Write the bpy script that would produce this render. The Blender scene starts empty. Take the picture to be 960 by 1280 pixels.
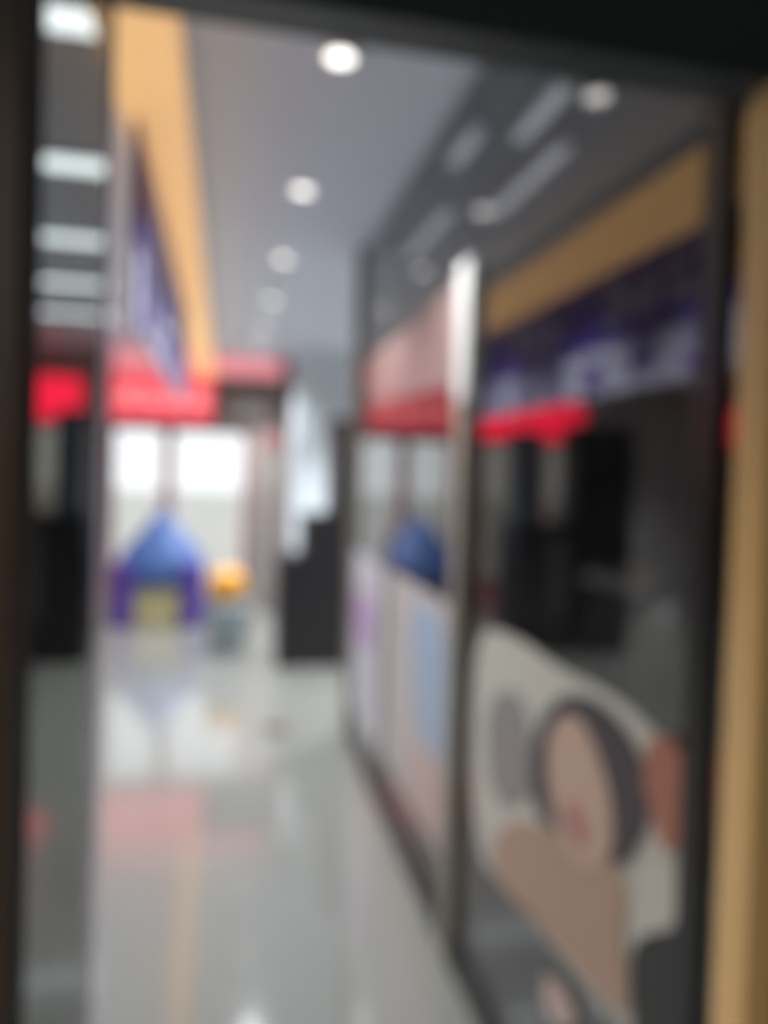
import bpy, bmesh, math, random
from mathutils import Vector, Matrix
SC = bpy.context.scene
COL = SC.collection
rnd = random.Random(5)

# ------------------------------------------------------------------ camera
YAW, PITCH, ROLL, FPX = math.radians(12.196), math.radians(-1.1), math.radians(1.8), 930.0
CY = 613.0               # row of the optical axis: the photograph is cropped a little off centre
fw = Vector((math.sin(YAW)*math.cos(PITCH), math.cos(YAW)*math.cos(PITCH), math.sin(PITCH)))
rt0 = Vector((math.cos(YAW), -math.sin(YAW), 0)); up0 = rt0.cross(fw)
rt = rt0*math.cos(ROLL) + up0*math.sin(ROLL); up = up0*math.cos(ROLL) - rt0*math.sin(ROLL)
cd = bpy.data.cameras.new('camera'); cam = bpy.data.objects.new('camera', cd); COL.objects.link(cam)
EYE = Vector((0, 0, 1.6))
M = Matrix((rt, up, -fw)).transposed().to_4x4(); M.translation = EYE
cam.matrix_world = M
cd.sensor_fit = 'VERTICAL'; cd.sensor_height = 36.0; cd.lens = FPX/1280*36; cd.clip_start = 0.02; cd.shift_y = -(640-CY)/1280
DEFOCUS = True          # the photograph is wholly out of focus: the lens is focused just in front of itself
cd.dof.use_dof = DEFOCUS; cd.dof.focus_distance = 0.15; cd.dof.aperture_fstop = 4.4
SC.camera = cam

# ------------------------------------------------------------------ sky, exposure
w = bpy.data.worlds.new('sky'); SC.world = w; w.use_nodes = True
w.node_tree.nodes['Background'].inputs[0].default_value = (0.95, 0.98, 1.0, 1)
w.node_tree.nodes['Background'].inputs[1].default_value = 0.62
vs = SC.view_settings
vs.view_transform = 'Standard'; vs.look = 'None'; vs.gamma = 1; vs.use_curve_mapping = False; vs.exposure = 1.2
SC.cycles.use_denoising = True
SC.cycles.max_bounces = 10; SC.cycles.transparent_max_bounces = 16

def lin(r, g, b):
    f = lambda c: (c/255/12.92) if c <= 10 else ((c/255+0.055)/1.055)**2.4
    return (f(r), f(g), f(b), 1)
def at(px, py, ax, val):                      # a pixel of the 960x1280 frame on the plane axis = val
    d = rt*((px-480)/FPX) + up*((CY-py)/FPX) + fw
    return EYE + d*((val-EYE[ax])/d[ax])

def spot(name, loc, power, size=0.05, angle=108, col=(0.97, 0.99, 1)):
    l = bpy.data.lights.new(name, 'SPOT'); l.energy = power; l.shadow_soft_size = size; l.color = col
    l.spot_size = math.radians(angle); l.spot_blend = 0.8
    o = bpy.data.objects.new(name, l); COL.objects.link(o); o.location = loc; return o

# ------------------------------------------------------------------ materials
def mat(name, col, rough=0.5, metal=0.0, noise=0.0, scale=8.0, ior=1.5, emit=0.0, bump=0.0):
    m = bpy.data.materials.new(name); m.use_nodes = True
    nt = m.node_tree; p = nt.nodes['Principled BSDF']
    c = lin(*col)
    p.inputs['Base Color'].default_value = c; p.inputs['Roughness'].default_value = rough
    p.inputs['Metallic'].default_value = metal; p.inputs['IOR'].default_value = ior
    if emit:
        p.inputs['Emission Color'].default_value = c; p.inputs['Emission Strength'].default_value = emit
    if noise or bump:
        tc = nt.nodes.new('ShaderNodeTexCoord'); n = nt.nodes.new('ShaderNodeTexNoise')
        n.inputs['Scale'].default_value = scale; n.inputs['Detail'].default_value = 4
        nt.links.new(tc.outputs['Object'], n.inputs['Vector'])
        if noise:
            r = nt.nodes.new('ShaderNodeMapRange')
            r.inputs['To Min'].default_value = 1-noise; r.inputs['To Max'].default_value = 1+noise
            mx = nt.nodes.new('ShaderNodeVectorMath'); mx.operation = 'SCALE'
            mx.inputs[0].default_value = c[:3]
            nt.links.new(n.outputs['Fac'], r.inputs['Value']); nt.links.new(r.outputs[0], mx.inputs['Scale'])
            nt.links.new(mx.outputs[0], p.inputs['Base Color'])
        if bump:
            b = nt.nodes.new('ShaderNodeBump'); b.inputs['Strength'].default_value = bump; b.inputs['Distance'].default_value = 0.01
            nt.links.new(n.outputs['Fac'], b.inputs['Height']); nt.links.new(b.outputs[0], p.inputs['Normal'])
    return m
def glass(name, tint, ior, rough=0.0, gloss=(1, 1, 1, 1)):
    m = bpy.data.materials.new(name); m.use_nodes = True
    nt = m.node_tree; nt.nodes.clear()
    out = nt.nodes.new('ShaderNodeOutputMaterial'); t = nt.nodes.new('ShaderNodeBsdfTransparent')
    t.inputs[0].default_value = (*tint, 1)
    if ior is None:
        nt.links.new(t.outputs[0], out.inputs[0]); return m
    g = nt.nodes.new('ShaderNodeBsdfGlossy'); g.inputs['Roughness'].default_value = rough; g.inputs['Color'].default_value = gloss
    geo = nt.nodes.new('ShaderNodeNewGeometry')
    f = nt.nodes.new('ShaderNodeFresnel'); f.inputs['IOR'].default_value = ior
    # the same reflectance from both sides of the pane
    iv = nt.nodes.new('ShaderNodeMapRange'); iv.inputs['To Min'].default_value = ior; iv.inputs['To Max'].default_value = 1/ior
    nt.links.new(geo.outputs['Backfacing'], iv.inputs['Value']); nt.links.new(iv.outputs[0], f.inputs['IOR'])
    mx = nt.nodes.new('ShaderNodeMixShader')
    nt.links.new(f.outputs[0], mx.inputs[0]); nt.links.new(t.outputs[0], mx.inputs[1]); nt.links.new(g.outputs[0], mx.inputs[2])
    nt.links.new(mx.outputs[0], out.inputs[0]); return m

m_floor = mat('polished_floor', (124, 125, 121), 0.1, noise=0.05, scale=1.5, ior=2.5)
m_ceil = mat('grey_ceiling', (218, 227, 240), 0.8, noise=0.02, scale=3)
m_wall = mat('grey_wall', (150, 148, 145), 0.7, noise=0.04, scale=3)
m_dkwall = mat('dark_wall', (70, 72, 72), 0.6, noise=0.1, scale=3)
m_shopdark = mat('shop_dark', (44, 45, 44), 0.6, noise=0.1, scale=3)
m_beige = mat('beige_wall', (150, 142, 137), 0.6, noise=0.05, scale=5)
m_column = mat('blue_grey_column', (222, 232, 240), 0.4, noise=0.03, scale=4)
m_frame = mat('dark_brown_frame', (68, 53, 44), 0.45, noise=0.15, scale=14)
m_header = mat('dark_header', (66, 71, 74), 0.3, noise=0.1, scale=6)
m_black = mat('black_post', (16, 17, 16), 0.35, noise=0.1, scale=10)
m_gold = mat('gold_jamb', (240, 196, 130), 0.4, noise=0.06, scale=20)
m_olive = mat('grey_green_trim', (150, 142, 116), 0.5, noise=0.06, scale=20)
m_orange = mat('orange_fascia_added_glow', (246, 194, 132), 0.45, noise=0.04, scale=9, emit=0.28)  # emission stands in for the light falling on the fascia
m_purple = mat('purple_sign', (80, 56, 156), 0.35, noise=0.04, scale=6)
m_signwhite = mat('white_sign', (188, 186, 210), 0.4, noise=0.03, scale=6)
m_lilac = mat('pale_lilac_letter', (226, 222, 246), 0.4, noise=0.03)
m_redmark = mat('dull_red_mark', (150, 60, 75), 0.5, noise=0.05)
m_redlit = mat('lit_red_sign', (232, 30, 62), 0.4, emit=1.3)
m_pinkred = mat('washed_red_sign', (212, 66, 82), 0.4, emit=0.5)
m_pinkchar = mat('pale_pink_lettering', (240, 178, 174), 0.4, emit=0.4)
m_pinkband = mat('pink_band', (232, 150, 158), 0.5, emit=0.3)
m_redframe = mat('dull_red_mullion', (160, 95, 102), 0.45, noise=0.05)
m_greybox = mat('grey_sign_face', (136, 130, 126), 0.5, noise=0.05)
m_brownbox = mat('brown_sign_frame', (112, 84, 84), 0.5, noise=0.05)
m_cab = mat('black_cabinet', (23, 22, 26), 0.4, noise=0.08, scale=6)
m_cabtower = mat('slate_tower', (70, 80, 92), 0.4, noise=0.05)
m_cabside = mat('purple_grey_side', (86, 80, 88), 0.5, noise=0.05)
m_blue = mat('blue_roof', (72, 104, 166), 0.5, noise=0.05, scale=6)
m_bpurple = mat('purple_post', (84, 58, 150), 0.5, noise=0.05)
m_cream = mat('cream_front', (186, 176, 132), 0.6, noise=0.05)
m_yellow = mat('orange_yellow_top', (214, 150, 50), 0.4, noise=0.04)
m_bin = mat('grey_blue_bin', (140, 152, 158), 0.5, noise=0.06)
m_brown = mat('brown_spot', (96, 84, 76), 0.6, noise=0.1)
m_metal = mat('grey_post', (128, 122, 112), 0.35, metal=0.3, noise=0.05)
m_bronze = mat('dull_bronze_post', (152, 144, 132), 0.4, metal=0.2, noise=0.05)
m_litpost = mat('lit_post_white', (200, 201, 198), 0.4, noise=0.03)
m_lamp = mat('lamp_light', (255, 252, 246), 0.5, emit=1.3)
m_bar = mat('bar_light', (240, 250, 255), 0.5, emit=1.4)
m_dimbar = mat('dim_bar_light', (225, 232, 240), 0.5, emit=0.3)
m_ring = mat('white_ring', (235, 235, 235), 0.4, noise=0.02)
m_pave = mat('pale_paving', (196, 193, 187), 0.8, noise=0.05)
m_glass = glass('tinted_shopfront_glass', (0.5, 0.5, 0.5), 2.4)
m_side = glass('grey_sidelight_glass', (0.6, 0.61, 0.6), 1.3)
m_clear = glass('clear_glass', (0.97, 0.97, 0.97), None)
m_smoke = glass('smoky_door_glass', (0.6, 0.58, 0.55), 1.4)
m_doorglass = glass('clear_door_glass', (0.95, 0.96, 0.96), 1.4)
P = dict(pale=(196, 192, 182), grey=(140, 134, 134), hair=(62, 54, 60), skin=(196, 164, 146), lip=(172, 108, 106),
         arm=(176, 144, 124), hand=(172, 108, 86), bluep=(158, 174, 198), pinkp=(186, 176, 174), lilac=(190, 186, 196),
         purp=(176, 140, 186), dark=(30, 31, 28), blush=(196, 170, 162), salmon=(128, 104, 102))
mp = {k: mat('print_'+k, v, 0.4, noise=0.04, scale=10) for k, v in P.items()}

# ------------------------------------------------------------------ builders
def link(name, bm, m, parent=None, smooth=False):
    me = bpy.data.meshes.new(name); bmesh.ops.recalc_face_normals(bm, faces=bm.faces[:]); bm.to_mesh(me); bm.free()
    for mm in (m if isinstance(m, (list, tuple)) else [m]): me.materials.append(mm)
    if smooth:
        for p in me.polygons: p.use_smooth = True
    o = bpy.data.objects.new(name, me); COL.objects.link(o)
    if parent:
        o.parent = parent; o.matrix_parent_inverse = Matrix.Translation(-parent.location)
    return o
def box(bm, x0, x1, y0, y1, z0, z1, bev=0.0):
    r = bmesh.ops.create_cube(bm, size=1)
    for v in r['verts']:
        v.co = Vector(((x0+x1)/2+v.co.x*(x1-x0), (y0+y1)/2+v.co.y*(y1-y0), (z0+z1)/2+v.co.z*(z1-z0)))
    if bev:
        es = list({e for v in r['verts'] for e in v.link_edges})
        bmesh.ops.bevel(bm, geom=es, offset=bev, segments=2, affect='EDGES', profile=0.5)
def B(name, ext, m, parent=None, bev=0.0):
    bm = bmesh.new(); box(bm, *ext, bev=bev); return link(name, bm, m, parent)
def S(name, ext, m, bev=0.0):
    o = B(name, ext, m, None, bev); o['kind'] = 'structure'; return o
def thing(name, label, cat, loc, group=None):
    o = bpy.data.objects.new(name, None); COL.objects.link(o); o.location = loc; o.empty_display_size = 0.1
    o['label'] = label; o['category'] = cat
    if group: o['group'] = group
    return o
def tag(o, label, cat, group=None):
    o['label'] = label; o['category'] = cat
    if group: o['group'] = group
    return o
def lathe(name, prof, m, parent, c, seg=28, smooth=True, cap=True):
    bm = bmesh.new(); rings = []
    for r, z in prof:
        rings.append([bm.verts.new((c[0]+r*math.cos(2*math.pi*k/seg), c[1]+r*math.sin(2*math.pi*k/seg), c[2]+z)) for k in range(seg)])
    for a, b in zip(rings, rings[1:]):
        for k in range(seg): bm.faces.new((a[k], a[(k+1) % seg], b[(k+1) % seg], b[k]))
    if cap: bm.faces.new(rings[0][::-1]); bm.faces.new(rings[-1])
    return link(name, bm, m, parent, smooth)
def smooth_loop(pts, n=2):
    for _ in range(n):
        q = []
        for a, b in zip(pts, pts[1:]+pts[:1]):
            q.append((a[0]*.75+b[0]*.25, a[1]*.75+b[1]*.25)); q.append((a[0]*.25+b[0]*.75, a[1]*.25+b[1]*.75))
        pts = q
    return pts
def print_on_glass(name, pts, m, parent, x, soft=1):
    """a flat printed shape on the glass plane: pts are (Y, Z) on it; film 1 mm thick"""
    pts = smooth_loop(pts, soft) if soft else pts
    bm = bmesh.new()
    f = bm.faces.new([bm.verts.new((x, p[0], p[1])) for p in pts])
    r = bmesh.ops.extrude_face_region(bm, geom=[f])
    for v in r['geom']:
        if isinstance(v, bmesh.types.BMVert): v.co.x += 0.001
    return link(name, bm, m, parent)
def glyph(name, m, parent, o, u, v, n, size, seed):
    """an illegible block of strokes about `size` square, standing n proud of its board"""
    r = random.Random(seed); bm = bmesh.new()
    bars = [(0.05, 0.95, y, y+0.14) for y in r.sample([0.05, 0.28, 0.52, 0.8], 3)] + \
           [(x, x+0.14, r.choice([0.05, 0.3]), r.choice([0.7, 0.95])) for x in r.sample([0.08, 0.43, 0.76], 2)]
    for a, b, c, d in bars:
        vs_ = []
        for k in (0, 0.008):
            for s, t in ((a, c), (b, c), (b, d), (a, d)):
                vs_.append(bm.verts.new(o+u*(s*size)+v*(t*size)+n*k))
        for q in ((0, 1, 2, 3), (4, 5, 6, 7), (0, 1, 5, 4), (1, 2, 6, 5), (2, 3, 7, 6), (3, 0, 4, 7)): bm.faces.new([vs_[i] for i in q])
    return link(name, bm, m, parent)

XG, CH, YF = 0.78, 2.95, 9.0        # shopfront plane, ceiling height, far wall
XS = -0.27                          # plane of the left sign
# ------------------------------------------------------------------ shell
S('floor', (-6.0, 3.7, -3.0, YF, -0.15, 0.0), m_floor)
S('ceiling', (-6.0, 3.7, -3.0, YF+0.2, CH, CH+0.12), m_ceil)
S('wall_left', (-6.12, -6.0, -3.0, YF+0.2, 0.0, CH), m_wall)
S('wall_right', (3.7, 3.82, -3.0, YF+0.2, 0.0, CH), m_wall)
S('wall_rear', (-6.0, 3.7, -3.12, -3.0, 0.0, CH), m_dkwall)
S('ground', (-30, 30, YF+0.2, 60, -0.3, -0.02), m_pave)
# far wall with a glazed doorway
S('wall_far_left', (-6.0, -3.1, YF, YF+0.2, 0, CH), m_wall)
S('wall_far_pier', (-1.62, -1.30, YF, YF+0.2, 0, CH), m_wall)
S('wall_far_lintel', (-3.1, -1.62, YF, YF+0.2, 2.10, CH), m_wall)
S('wall_far_top', (-1.30, 0.62, YF, YF+0.2, 2.10, CH), m_wall)
S('wall_far_right', (0.62, 3.7, YF, YF+0.2, 0, CH), m_beige)
d1 = S('door_2', (-1.30, 0.30, YF+0.06, YF+0.12, 2.05, 2.10), m_redframe)
for x0, x1 in ((-1.30, -1.24), (-0.70, -0.58), (0.24, 0.30)):
    B('mullion', (x0, x1, YF+0.03, YF+0.13, 0, 2.05), m_redframe, d1)
B('rail', (-1.24, -0.70, YF+0.06, YF+0.12, 0.0, 0.12), m_redframe, d1)
B('rail', (-0.58, 0.24, YF+0.06, YF+0.12, 0.0, 0.12), m_redframe, d1)
for x0, x1 in ((-1.24, -0.70), (-0.58, 0.24)):
    B('pane', (x0, x1, YF+0.085, YF+0.095, 0.12, 2.05), [m_doorglass], d1)
d3 = S('door_3', (-3.1, -1.62, YF+0.06, YF+0.12, 2.05, 2.10), m_redframe)
for x0, x1 in ((-1.68, -1.62), (-2.53, -2.43), (-3.1, -3.04)):
    B('mullion', (x0, x1, YF+0.03, YF+0.13, 0, 2.05), m_redframe, d3)
for x0, x1 in ((-2.43, -1.68), (-3.04, -2.53)):
    B('rail', (x0, x1, YF+0.06, YF+0.12, 0.0, 0.30), m_redframe, d3)
    B('pane', (x0, x1, YF+0.085, YF+0.095, 0.30, 2.05), [m_smoke], d3)
S('wall_far_panel', (0.30, 0.62, YF-0.06, YF+0.2, 0, 2.10), m_beige)

# ------------------------------------------------------------------ doorway around the camera's view
Y0, Y1 = 0.93, 1.0
dr = S('door_1', (-1.0, 1.3, Y0, Y1, 2.178, CH), m_header)
B('jamb', (-0.62, -0.228, Y0-0.02, Y1, 0, 2.178), m_frame, dr, 0.004)
B('jamb', (0.745, 0.80, Y0-0.02, Y1-0.02, 0, 2.178), m_gold, dr, 0.004)
B('trim', (0.80, 1.3, Y0, Y1-0.02, 0, 2.178), m_olive, dr, 0.002)
B('sidelight_pane', (-0.228, -0.146, 0.955, 0.965, 0, 2.178), m_side, dr)
B('pane_edge', (-0.149, -0.143, 0.952, 0.968, 0, 2.178), m_signwhite, dr)
S('wall_front_left', (-6.0, -0.62, Y0, Y1, 0, CH), m_dkwall)
S('wall_front_right', (1.3, 3.7, Y0, Y1, 0, CH), m_dkwall)

# ------------------------------------------------------------------ right shopfront of tinted glass
win = S('window_1', (XG-0.02, XG+0.03, 1.0, 4.45, 0, 0.10), m_black)
def pane(y0, y1, z0, z1):
    bm = bmesh.new(); box(bm, XG, XG+0.01, y0, y1, z0, z1)
    o = link('pane', bm, [m_glass, m_clear], win)
    for p in o.data.polygons: p.material_index = 0 if p.normal.x < -0.5 else 1
pane(1.112, 2.339, 0.10, CH); pane(2.341, 3.469, 0.10, CH); pane(3.471, 4.39, 0.10, CH)
pane(1.0, 1.05, 0.10, CH)
B('post', (XG-0.013, XG+0.03, 1.05, 1.112, 0, CH), m_black, win, 0.003)
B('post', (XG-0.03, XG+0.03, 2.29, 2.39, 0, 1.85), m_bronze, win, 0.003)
B('post_lit_top', (XG-0.032, XG+0.032, 2.28, 2.40, 1.85, 2.31), m_litpost, win, 0.003)  # bright light on the upper post, put in as a white part
B('post', (XG-0.015, XG+0.03, 3.44, 3.50, 0, 1.35), m_metal, win, 0.003)
B('post', (XG-0.03, XG+0.03, 4.39, 4.45, 0, CH), m_metal, win, 0.003)
# shop behind the glass
S('wall_shop_end', (XG+0.03, 3.7, 4.45, 4.57, 0, CH), m_wall)
S('wall_shop_back', (3.2, 3.3, 1.0, 4.45, 0, CH), m_dkwall)
S('trim_1', (XG+0.03, 3.2, 1.0, 4.45, CH-0.02, CH-0.001), m_shopdark)
S('trim_2', (XG+0.03, 3.2, 1.0, 4.45, 0.001, 0.02), m_shopdark)

# ------------------------------------------------------------------ window prints
G = lambda px, py: tuple(at(px, py, 0, XG)[1:])
def shape(*pp): return [G(*p) for p in pp]
ad = thing('window_poster', 'large window poster of a face with pale hood on the nearest glass', 'poster', (XG, 1.65, 0.1))
lay = [('pale_background', 'pale', [(592, 783), (645, 793), (700, 836), (770, 868), (825, 918), (862, 965), (866, 1060), (857, 1160), (800, 1166), (784, 1205), (803, 1290), (770, 1288), (648, 1122), (590, 1062)]),
       ('dark_print', 'dark', [(795, 1172), (860, 1164), (870, 1330), (800, 1330), (788, 1230)]),
       ('grey_shading', 'grey', [(608, 868), (662, 858), (668, 990), (642, 1012), (612, 985)]),
       ('hair', 'hair', [(664, 1000), (668, 915), (700, 868), (742, 868), (785, 905), (812, 960), (818, 1020), (800, 1060), (780, 1090), (690, 1040)]),
       ('neck_and_arm', 'arm', [(612, 1062), (640, 1020), (705, 1040), (780, 1080), (788, 1120), (780, 1175), (796, 1285), (735, 1222), (680, 1158), (630, 1110)]),
       ('face', 'skin', [(688, 920), (712, 888), (736, 905), (764, 975), (772, 1030), (768, 1070), (742, 1092), (712, 1062), (692, 1000)]),
       ('lips', 'lip', [(706, 1002), (724, 1000), (740, 1040), (738, 1062), (722, 1052)]),
       ('hand', 'hand', [(814, 925), (842, 915), (863, 950), (867, 1005), (858, 1064), (834, 1064), (820, 1012), (810, 975)]),
       ('small_pink_print', 'blush', [(682, 1215), (705, 1225), (728, 1265), (720, 1290), (690, 1275)])]
for i, (n, c, pp) in enumerate(lay):
    print_on_glass(n, shape(*pp), mp[c], ad, XG-0.003-0.0012*i, 2)
def quad(y0, y1, z0, z1): return [(y0, z0), (y1, z0), (y1, z1), (y0, z1)]
p2 = thing('window_poster', 'pale blue and pink poster on the glass between two posts', 'poster', (XG, 2.9, 0.12))
print_on_glass('background', quad(2.41, 3.42, 0.27, 1.16), mp['pinkp'], p2, XG-0.003, 0)
print_on_glass('blue_print', [(2.45, 0.62), (2.62, 0.55), (2.9, 0.66), (3.0, 1.12), (2.45, 1.1)], mp['bluep'], p2, XG-0.0045, 1)
print_on_glass('blush_print', [(2.42, 0.3), (2.9, 0.3), (2.95, 0.5), (2.7, 0.6), (2.44, 0.55)], mp['blush'], p2, XG-0.006, 2)
p3 = thing('window_poster', 'narrow lilac poster on the farthest pane beside the end post', 'poster', (XG, 3.9, 0.12))
print_on_glass('background', quad(3.53, 4.36, 0.25, 1.16), mp['lilac'], p3, XG-0.003, 0)
print_on_glass('purple_print', [(3.75, 0.66), (4.3, 0.66), (4.3, 0.95), (3.75, 0.95)], mp['purp'], p3, XG-0.0045, 1)
p4 = tag(print_on_glass('window_film', [(2.40, 1.92), (4.1, 2.0), (4.1, 2.24), (2.40, 2.29)], mp['salmon'], None, XG-0.003, 0),
         'salmon pink film band across the top of the far panes', 'film')

# ------------------------------------------------------------------ left fascia and its sign
fa = thing('fascia_beam', 'long orange fascia beam, glow added for lamplight, under the ceiling above the purple sign', 'beam', (-0.25, 5.0, 2.68))
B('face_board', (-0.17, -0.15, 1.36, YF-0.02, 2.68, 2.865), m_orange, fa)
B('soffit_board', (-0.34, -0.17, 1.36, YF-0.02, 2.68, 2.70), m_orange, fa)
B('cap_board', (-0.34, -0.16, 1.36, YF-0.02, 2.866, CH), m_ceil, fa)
sg = thing('shop_sign', 'long purple and white shop sign hanging below the orange fascia', 'sign', (XS-0.03, 3.7, 1.93))
B('purple_board', (XS-0.025, XS, 2.36, 5.3, 2.28, 2.64), m_purple, sg)
B('white_board', (XS-0.022, XS-0.002, 2.36, 5.3, 2.04, 2.28), m_signwhite, sg)
B('hanger', (XS-0.035, XS-0.02, 2.5, 2.53, 2.62, 2.685), m_metal, sg)
B('hanger', (XS-0.035, XS-0.02, 5.0, 5.03, 2.62, 2.685), m_metal, sg)
for i, (y, s) in enumerate(((2.66, 0.22), (2.92, 0.22), (3.18, 0.22), (3.9, 0.2), (4.15, 0.2), (4.4, 0.2))):
    glyph('character', m_lilac, sg, Vector((XS, y, 2.36)), Vector((0, 1, 0)), Vector((0, 0, 1)), Vector((1, 0, 0)), s, i)
for i, y in enumerate((2.52, 2.95, 3.4, 3.85, 4.3, 4.75)):
    glyph('character', m_purple, sg, Vector((XS-0.002, y, 2.06)), Vector((0, 1, 0)), Vector((0, 0, 1)), Vector((1, 0, 0)), 0.2, 20+i)
bm = bmesh.new(); box(bm, XS, XS+0.006, 2.37, 2.47, 2.38, 2.54, 0.002); link('red_mark', bm, m_redmark, sg)

# ------------------------------------------------------------------ ceiling lights
order = ['nearest the doorway', 'second from the doorway', 'third from the doorway', 'fourth from the doorway', 'fifth from the doorway', 'farthest, above the blue booth']
for i, y in enumerate((2.40, 3.56, 4.72, 5.90, 7.05, 8.2)):
    t = thing('downlight', 'round white recessed ceiling downlight, ' + order[i], 'light', (0.33, y, CH-0.012), 'downlights along the corridor ceiling')
    lathe('trim_ring', [(0.043, 0.0), (0.062, 0.0), (0.064, 0.006), (0.06, 0.012), (0.043, 0.012)], m_ring, t, (0.33, y, CH-0.013), cap=False)
    lathe('diffuser', [(0.043, 0.0), (0.043, 0.006)], m_lamp, t, (0.33, y, CH-0.011), smooth=False)
    spot('downlight_lamp', (0.33, y, CH-0.03), 88 if i < 3 else 105)
for i, (x, y) in enumerate(((1.9, 5.6), (1.9, 7.4))):  # fill lamps out of view, added to brighten the right bay
    t = thing('downlight', 'unseen fill downlight added in the bay behind the black unit, ' + ('near the glass end', 'near the far wall')[i], 'light', (x, y, CH-0.012), 'added fill downlights in the right bay')
    lathe('trim_ring', [(0.043, 0.0), (0.062, 0.0), (0.064, 0.006), (0.06, 0.012), (0.043, 0.012)], m_ring, t, (x, y, CH-0.013), cap=False)
    lathe('diffuser', [(0.043, 0.0), (0.043, 0.006)], m_lamp, t, (x, y, CH-0.011), smooth=False)
    spot('downlight_lamp', (x, y, CH-0.03), 170)
for i, y in enumerate((2.38, 3.5, 4.64, 5.76, 6.9)):
    t = thing('strip_light', 'white ceiling strip light seen through the sidelight, ' + order[i], 'light', (-1.2, y, CH-0.04), 'strip lights on the left ceiling')
    xe = at(132, (5, 190, 290, 345, 380)[i], 2, CH).x
    B('housing', (-5.6, xe, y-0.07, y+0.07, CH-0.03, CH-0.001), m_ring, t)
    B('diffuser', (-5.58, xe-0.01, y-0.06, y+0.06, CH-0.04, CH-0.03), m_bar, t)
for i, (x, y) in enumerate(((-3.2, 3.0), (-3.2, 5.2), (-3.2, 7.4))):  # more unseen lamps, added as fill from the left
    t = thing('downlight', 'unseen fill downlight added in the left bay beyond the purple sign, ' + order[i], 'light', (x, y, CH-0.012), 'added fill downlights in the left bay')
    lathe('trim_ring', [(0.043, 0.0), (0.062, 0.0), (0.064, 0.006), (0.06, 0.012), (0.043, 0.012)], m_ring, t, (x, y, CH-0.013), cap=False)
    lathe('diffuser', [(0.043, 0.0), (0.043, 0.006)], m_lamp, t, (x, y, CH-0.011), smooth=False)
    spot('downlight_lamp', (x, y, CH-0.06), 160)
for i, (p, q, lab) in enumerate((((715, 112), (640, 172), 'short dim strip light behind glass, nearest to the door header'), ((702, 185), (620, 268), 'long dim strip light behind glass, in line below the short one'),
                               ((592, 165), (570, 205), 'small dim strip light behind glass, closest to the white ceiling edge'), ((552, 265), (520, 320), 'dim strip light behind glass, deepest in the shop'))):
    a, b = at(*p, 2, CH-0.05), at(*q, 2, CH-0.05)
    y0, y1, x = min(a.y, b.y), min(max(a.y, b.y), 4.4), (a.x+b.x)/2
    t = thing('strip_light', lab, 'light', (x, (y0+y1)/2, CH-0.05), 'strip lights behind the shopfront')
    B('housing', (x-0.03, x+0.03, y0-0.02, y1+0.02, CH-0.05, CH-0.021), m_ring, t)
    B('diffuser', (x-0.025, x+0.025, y0, y1, CH-0.06, CH-0.05), m_dimbar, t)

# ------------------------------------------------------------------ far signs
sA = thing('fascia_sign', 'washed red sign with pale lettering above the bright glass doors', 'sign', (-0.7, YF, 2.15))
B('board', (-1.26, -0.15, YF-0.10, YF-0.001, 2.16, 2.68), m_pinkred, sA, 0.01)
for i, x in enumerate((-1.18, -0.92, -0.66, -0.40)):
    glyph('character', m_pinkchar, sA, Vector((x, YF-0.10, 2.32)), Vector((1, 0, 0)), Vector((0, 0, 1)), Vector((0, -1, 0)), 0.2, 40+i)
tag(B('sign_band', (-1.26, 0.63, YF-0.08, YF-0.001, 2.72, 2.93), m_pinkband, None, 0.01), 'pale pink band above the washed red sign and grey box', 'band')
tag(B('box_sign', (-2.98, -1.60, YF-0.12, YF-0.001, 2.12, 2.60), m_redlit, None, 0.02), 'bright red lit sign beyond the sidelight left of the doors', 'sign')
tag(B('box_sign', (-5.9, -5.0, YF-0.12, YF-0.001, 2.16, 2.66), m_redlit, None, 0.02), 'bright red lit sign in the far left corner', 'sign')
sG = thing('box_sign', 'grey box sign with brown frame beside the washed red sign', 'sign', (0.22, YF, 2.18))
B('frame', (-0.13, 0.57, YF-0.09, YF-0.001, 2.18, 2.70), m_brownbox, sG, 0.01)
B('face', (-0.05, 0.50, YF-0.10, YF-0.085, 2.22, 2.56), m_greybox, sG)
tag(B('wall_plate', (0.46, 0.66, YF-0.09, YF-0.061, 1.9, 2.06), m_redframe, None, 0.01), 'small dull red plate on the wall below grey box sign', 'plate')
c0, c1 = at(366, 600, 1, 8.3), at(445, 600, 1, 8.3)
S('column_1', (c0.x, c1.x+0.15, 8.3, 8.9, 0, CH), m_column)

# ------------------------------------------------------------------ things on the floor
cu = thing('display_unit', 'stepped black display unit standing before the blue grey column', 'cabinet', (0.8, 6.3, 0))
B('low_cabinet', (0.46, 0.66, 6.1, 6.55, 0, 0.93), m_cab, cu, 0.008)
B('middle_cabinet', (0.66, 0.89, 6.1, 6.55, 0, 1.27), m_cab, cu, 0.008)
B('tower', (0.89, 1.14, 6.1, 6.55, 0, 2.07), m_cab, cu, 0.008)
cl = thing('display_unit', 'black display unit with slate tower seen through the sidelight', 'cabinet', (-1.3, 6.6, 0))
B('cabinet', (-1.42, -1.07, 6.4, 6.85, 0, 1.2), m_cab, cl, 0.008)
B('cabinet', (-1.92, -1.42, 6.42, 6.85, 0, 1.22), m_cab, cl, 0.005)
B('side_panel', (-1.56, -1.43, 6.41, 6.42, 0.35, 1.1), m_cabside, cl)
B('tower', (-1.33, -1.12, 6.45, 6.8, 1.2, 2.06), m_cabtower, cl, 0.008)
B('tower', (-2.28, -1.68, 6.45, 6.8, 1.22, 2.14), m_cab, cl, 0.008)
B('cabinet', (-2.28, -1.92, 6.45, 6.8, 0, 1.22), m_cab, cl, 0.005)
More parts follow.
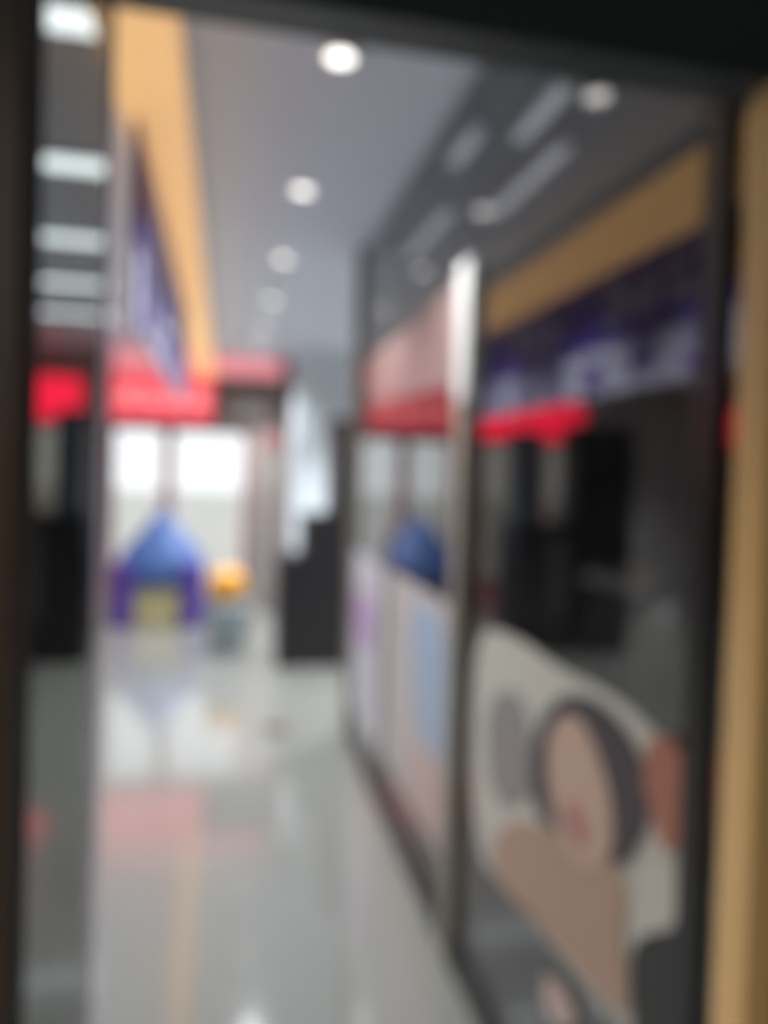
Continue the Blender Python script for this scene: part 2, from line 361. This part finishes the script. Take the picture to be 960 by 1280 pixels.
tag(B('floor_box', (-2.6, -2.3, 7.2, 7.5, 0, 0.75), m_redmark, None, 0.015), 'dull red box on the floor, seen only as a reflection beside the black unit', 'box')

bo = thing('booth', 'small blue roofed booth with purple posts and cream front', 'booth', (-0.62, 8.15, 0))
bm = bmesh.new()
secs = [(0.46, 0.34, 0.40), (0.45, 0.34, 0.58), (0.40, 0.30, 0.72), (0.27, 0.22, 0.88), (0.14, 0.13, 1.02), (0.09, 0.09, 1.12), (0.03, 0.03, 1.16)]
rings = []
for a, b, z in secs:
    ring = []
    for k in range(24):
        th = 2*math.pi*k/24; c, s = math.cos(th), math.sin(th)
        ring.append(bm.verts.new((-0.62+a*math.copysign(abs(c)**0.6, c), 8.15+b*math.copysign(abs(s)**0.6, s), z)))
    rings.append(ring)
for a, b in zip(rings, rings[1:]):
    for k in range(24): bm.faces.new((a[k], a[(k+1) % 24], b[(k+1) % 24], b[k]))
bm.faces.new(rings[0]); bm.faces.new(rings[-1])
link('roof', bm, m_blue, bo, True)
for x0, x1 in ((-1.06, -0.86), (-0.38, -0.17)):
    B('post', (x0, x1, 7.75, 8.0, 0.0, 0.66), m_bpurple, bo, 0.03)
    B('post', (x0, x1, 8.3, 8.5, 0.0, 0.5), m_bpurple, bo, 0.03)
B('front_panel', (-0.86, -0.38, 7.85, 7.95, 0.0, 0.44), m_cream, bo, 0.02)

bi = thing('bin', 'grey blue bin with a rounded orange yellow top near booth', 'bin', (0.06, 6.8, 0))
lathe('body', [(0.15, 0), (0.17, 0.02), (0.2, 0.36), (0.21, 0.42), (0.19, 0.43)], m_bin, bi, (0.06, 6.8, 0))
lathe('lid', [(0.1, 0.43), (0.155, 0.47), (0.17, 0.54), (0.165, 0.62), (0.12, 0.7), (0.05, 0.735), (0.01, 0.74)], m_yellow, bi, (0.06, 6.8, 0))
q = at(345, 912, 2, 0)
tag(lathe('floor_stop', [(0.07, 0), (0.075, 0.01), (0.06, 0.035), (0.02, 0.045)], m_brown, None, (q.x, q.y, 0)),
    'small brown round lump on the floor before black unit', 'lump')

# ------------------------------------------------------------------ inside the shop
def inn(px, py, x): return at(px, py, 0, x)
XI = 1.75
a, b = inn(722, 800, XI), inn(835, 790, XI)
ct = thing('counter', 'dim grey counter behind the nearest pane of tinted glass', 'counter', (XI+0.2, (a.y+b.y)/2, 0.02))
B('counter_top', (XI, XI+0.45, b.y, a.y, 1.10, 1.16), m_wall, ct, 0.005)
B('counter_base', (XI+0.04, XI+0.42, b.y+0.05, a.y-0.05, 0.02, 1.10), m_dkwall, ct, 0.005)
c = inn(800, 735, XI+0.2)
ps = thing('pot', 'black pot with yellow foot standing on the grey counter', 'pot', (c.x, c.y, 1.16))
lathe('foot', [(0.05, 0), (0.06, 0.03), (0.045, 0.06)], m_yellow, ps, (c.x, c.y, 1.16))
lathe('bowl', [(0.045, 0.06), (0.09, 0.1), (0.1, 0.17), (0.085, 0.22), (0.07, 0.225)], m_black, ps, (c.x, c.y, 1.16))
a, b = inn(785, 585, 3.19), inn(868, 535, 3.19)
tag(B('wall_panel', (3.17, 3.2, b.y, a.y, a.z, b.z), m_signwhite, None, 0.004), 'pale panel on the dark wall behind the tinted glass', 'panel')
c = inn(822, 850, 1.3)
ch = thing('tub_chair', 'black rounded tub chair behind the face poster', 'chair', (c.x, c.y, 0.02))
lathe('shell', [(0.2, 0.3), (0.27, 0.4), (0.29, 0.7), (0.26, 1.0), (0.18, 1.2), (0.05, 1.3)], m_black, ch, (c.x+0.1, c.y, 0.02))
lathe('pedestal', [(0.22, 0), (0.2, 0.03), (0.04, 0.06), (0.04, 0.3)], m_black, ch, (c.x+0.1, c.y, 0.02))

# ------------------------------------------------------------------ unseen fill light added in the hall behind the camera
t = thing('hall_fill', 'unseen round warm fill light added in the hall outside the doorway', 'light', (-1.4, -0.7, CH-0.02))
lathe('diffuser', [(0.16, 0), (0.16, 0.018)], m_lamp, t, (-1.4, -0.7, CH-0.02), smooth=False)
spot('hall_fill_lamp', (-1.4, -0.7, CH-0.06), 120, 0.12, 150, (1, 0.93, 0.82))
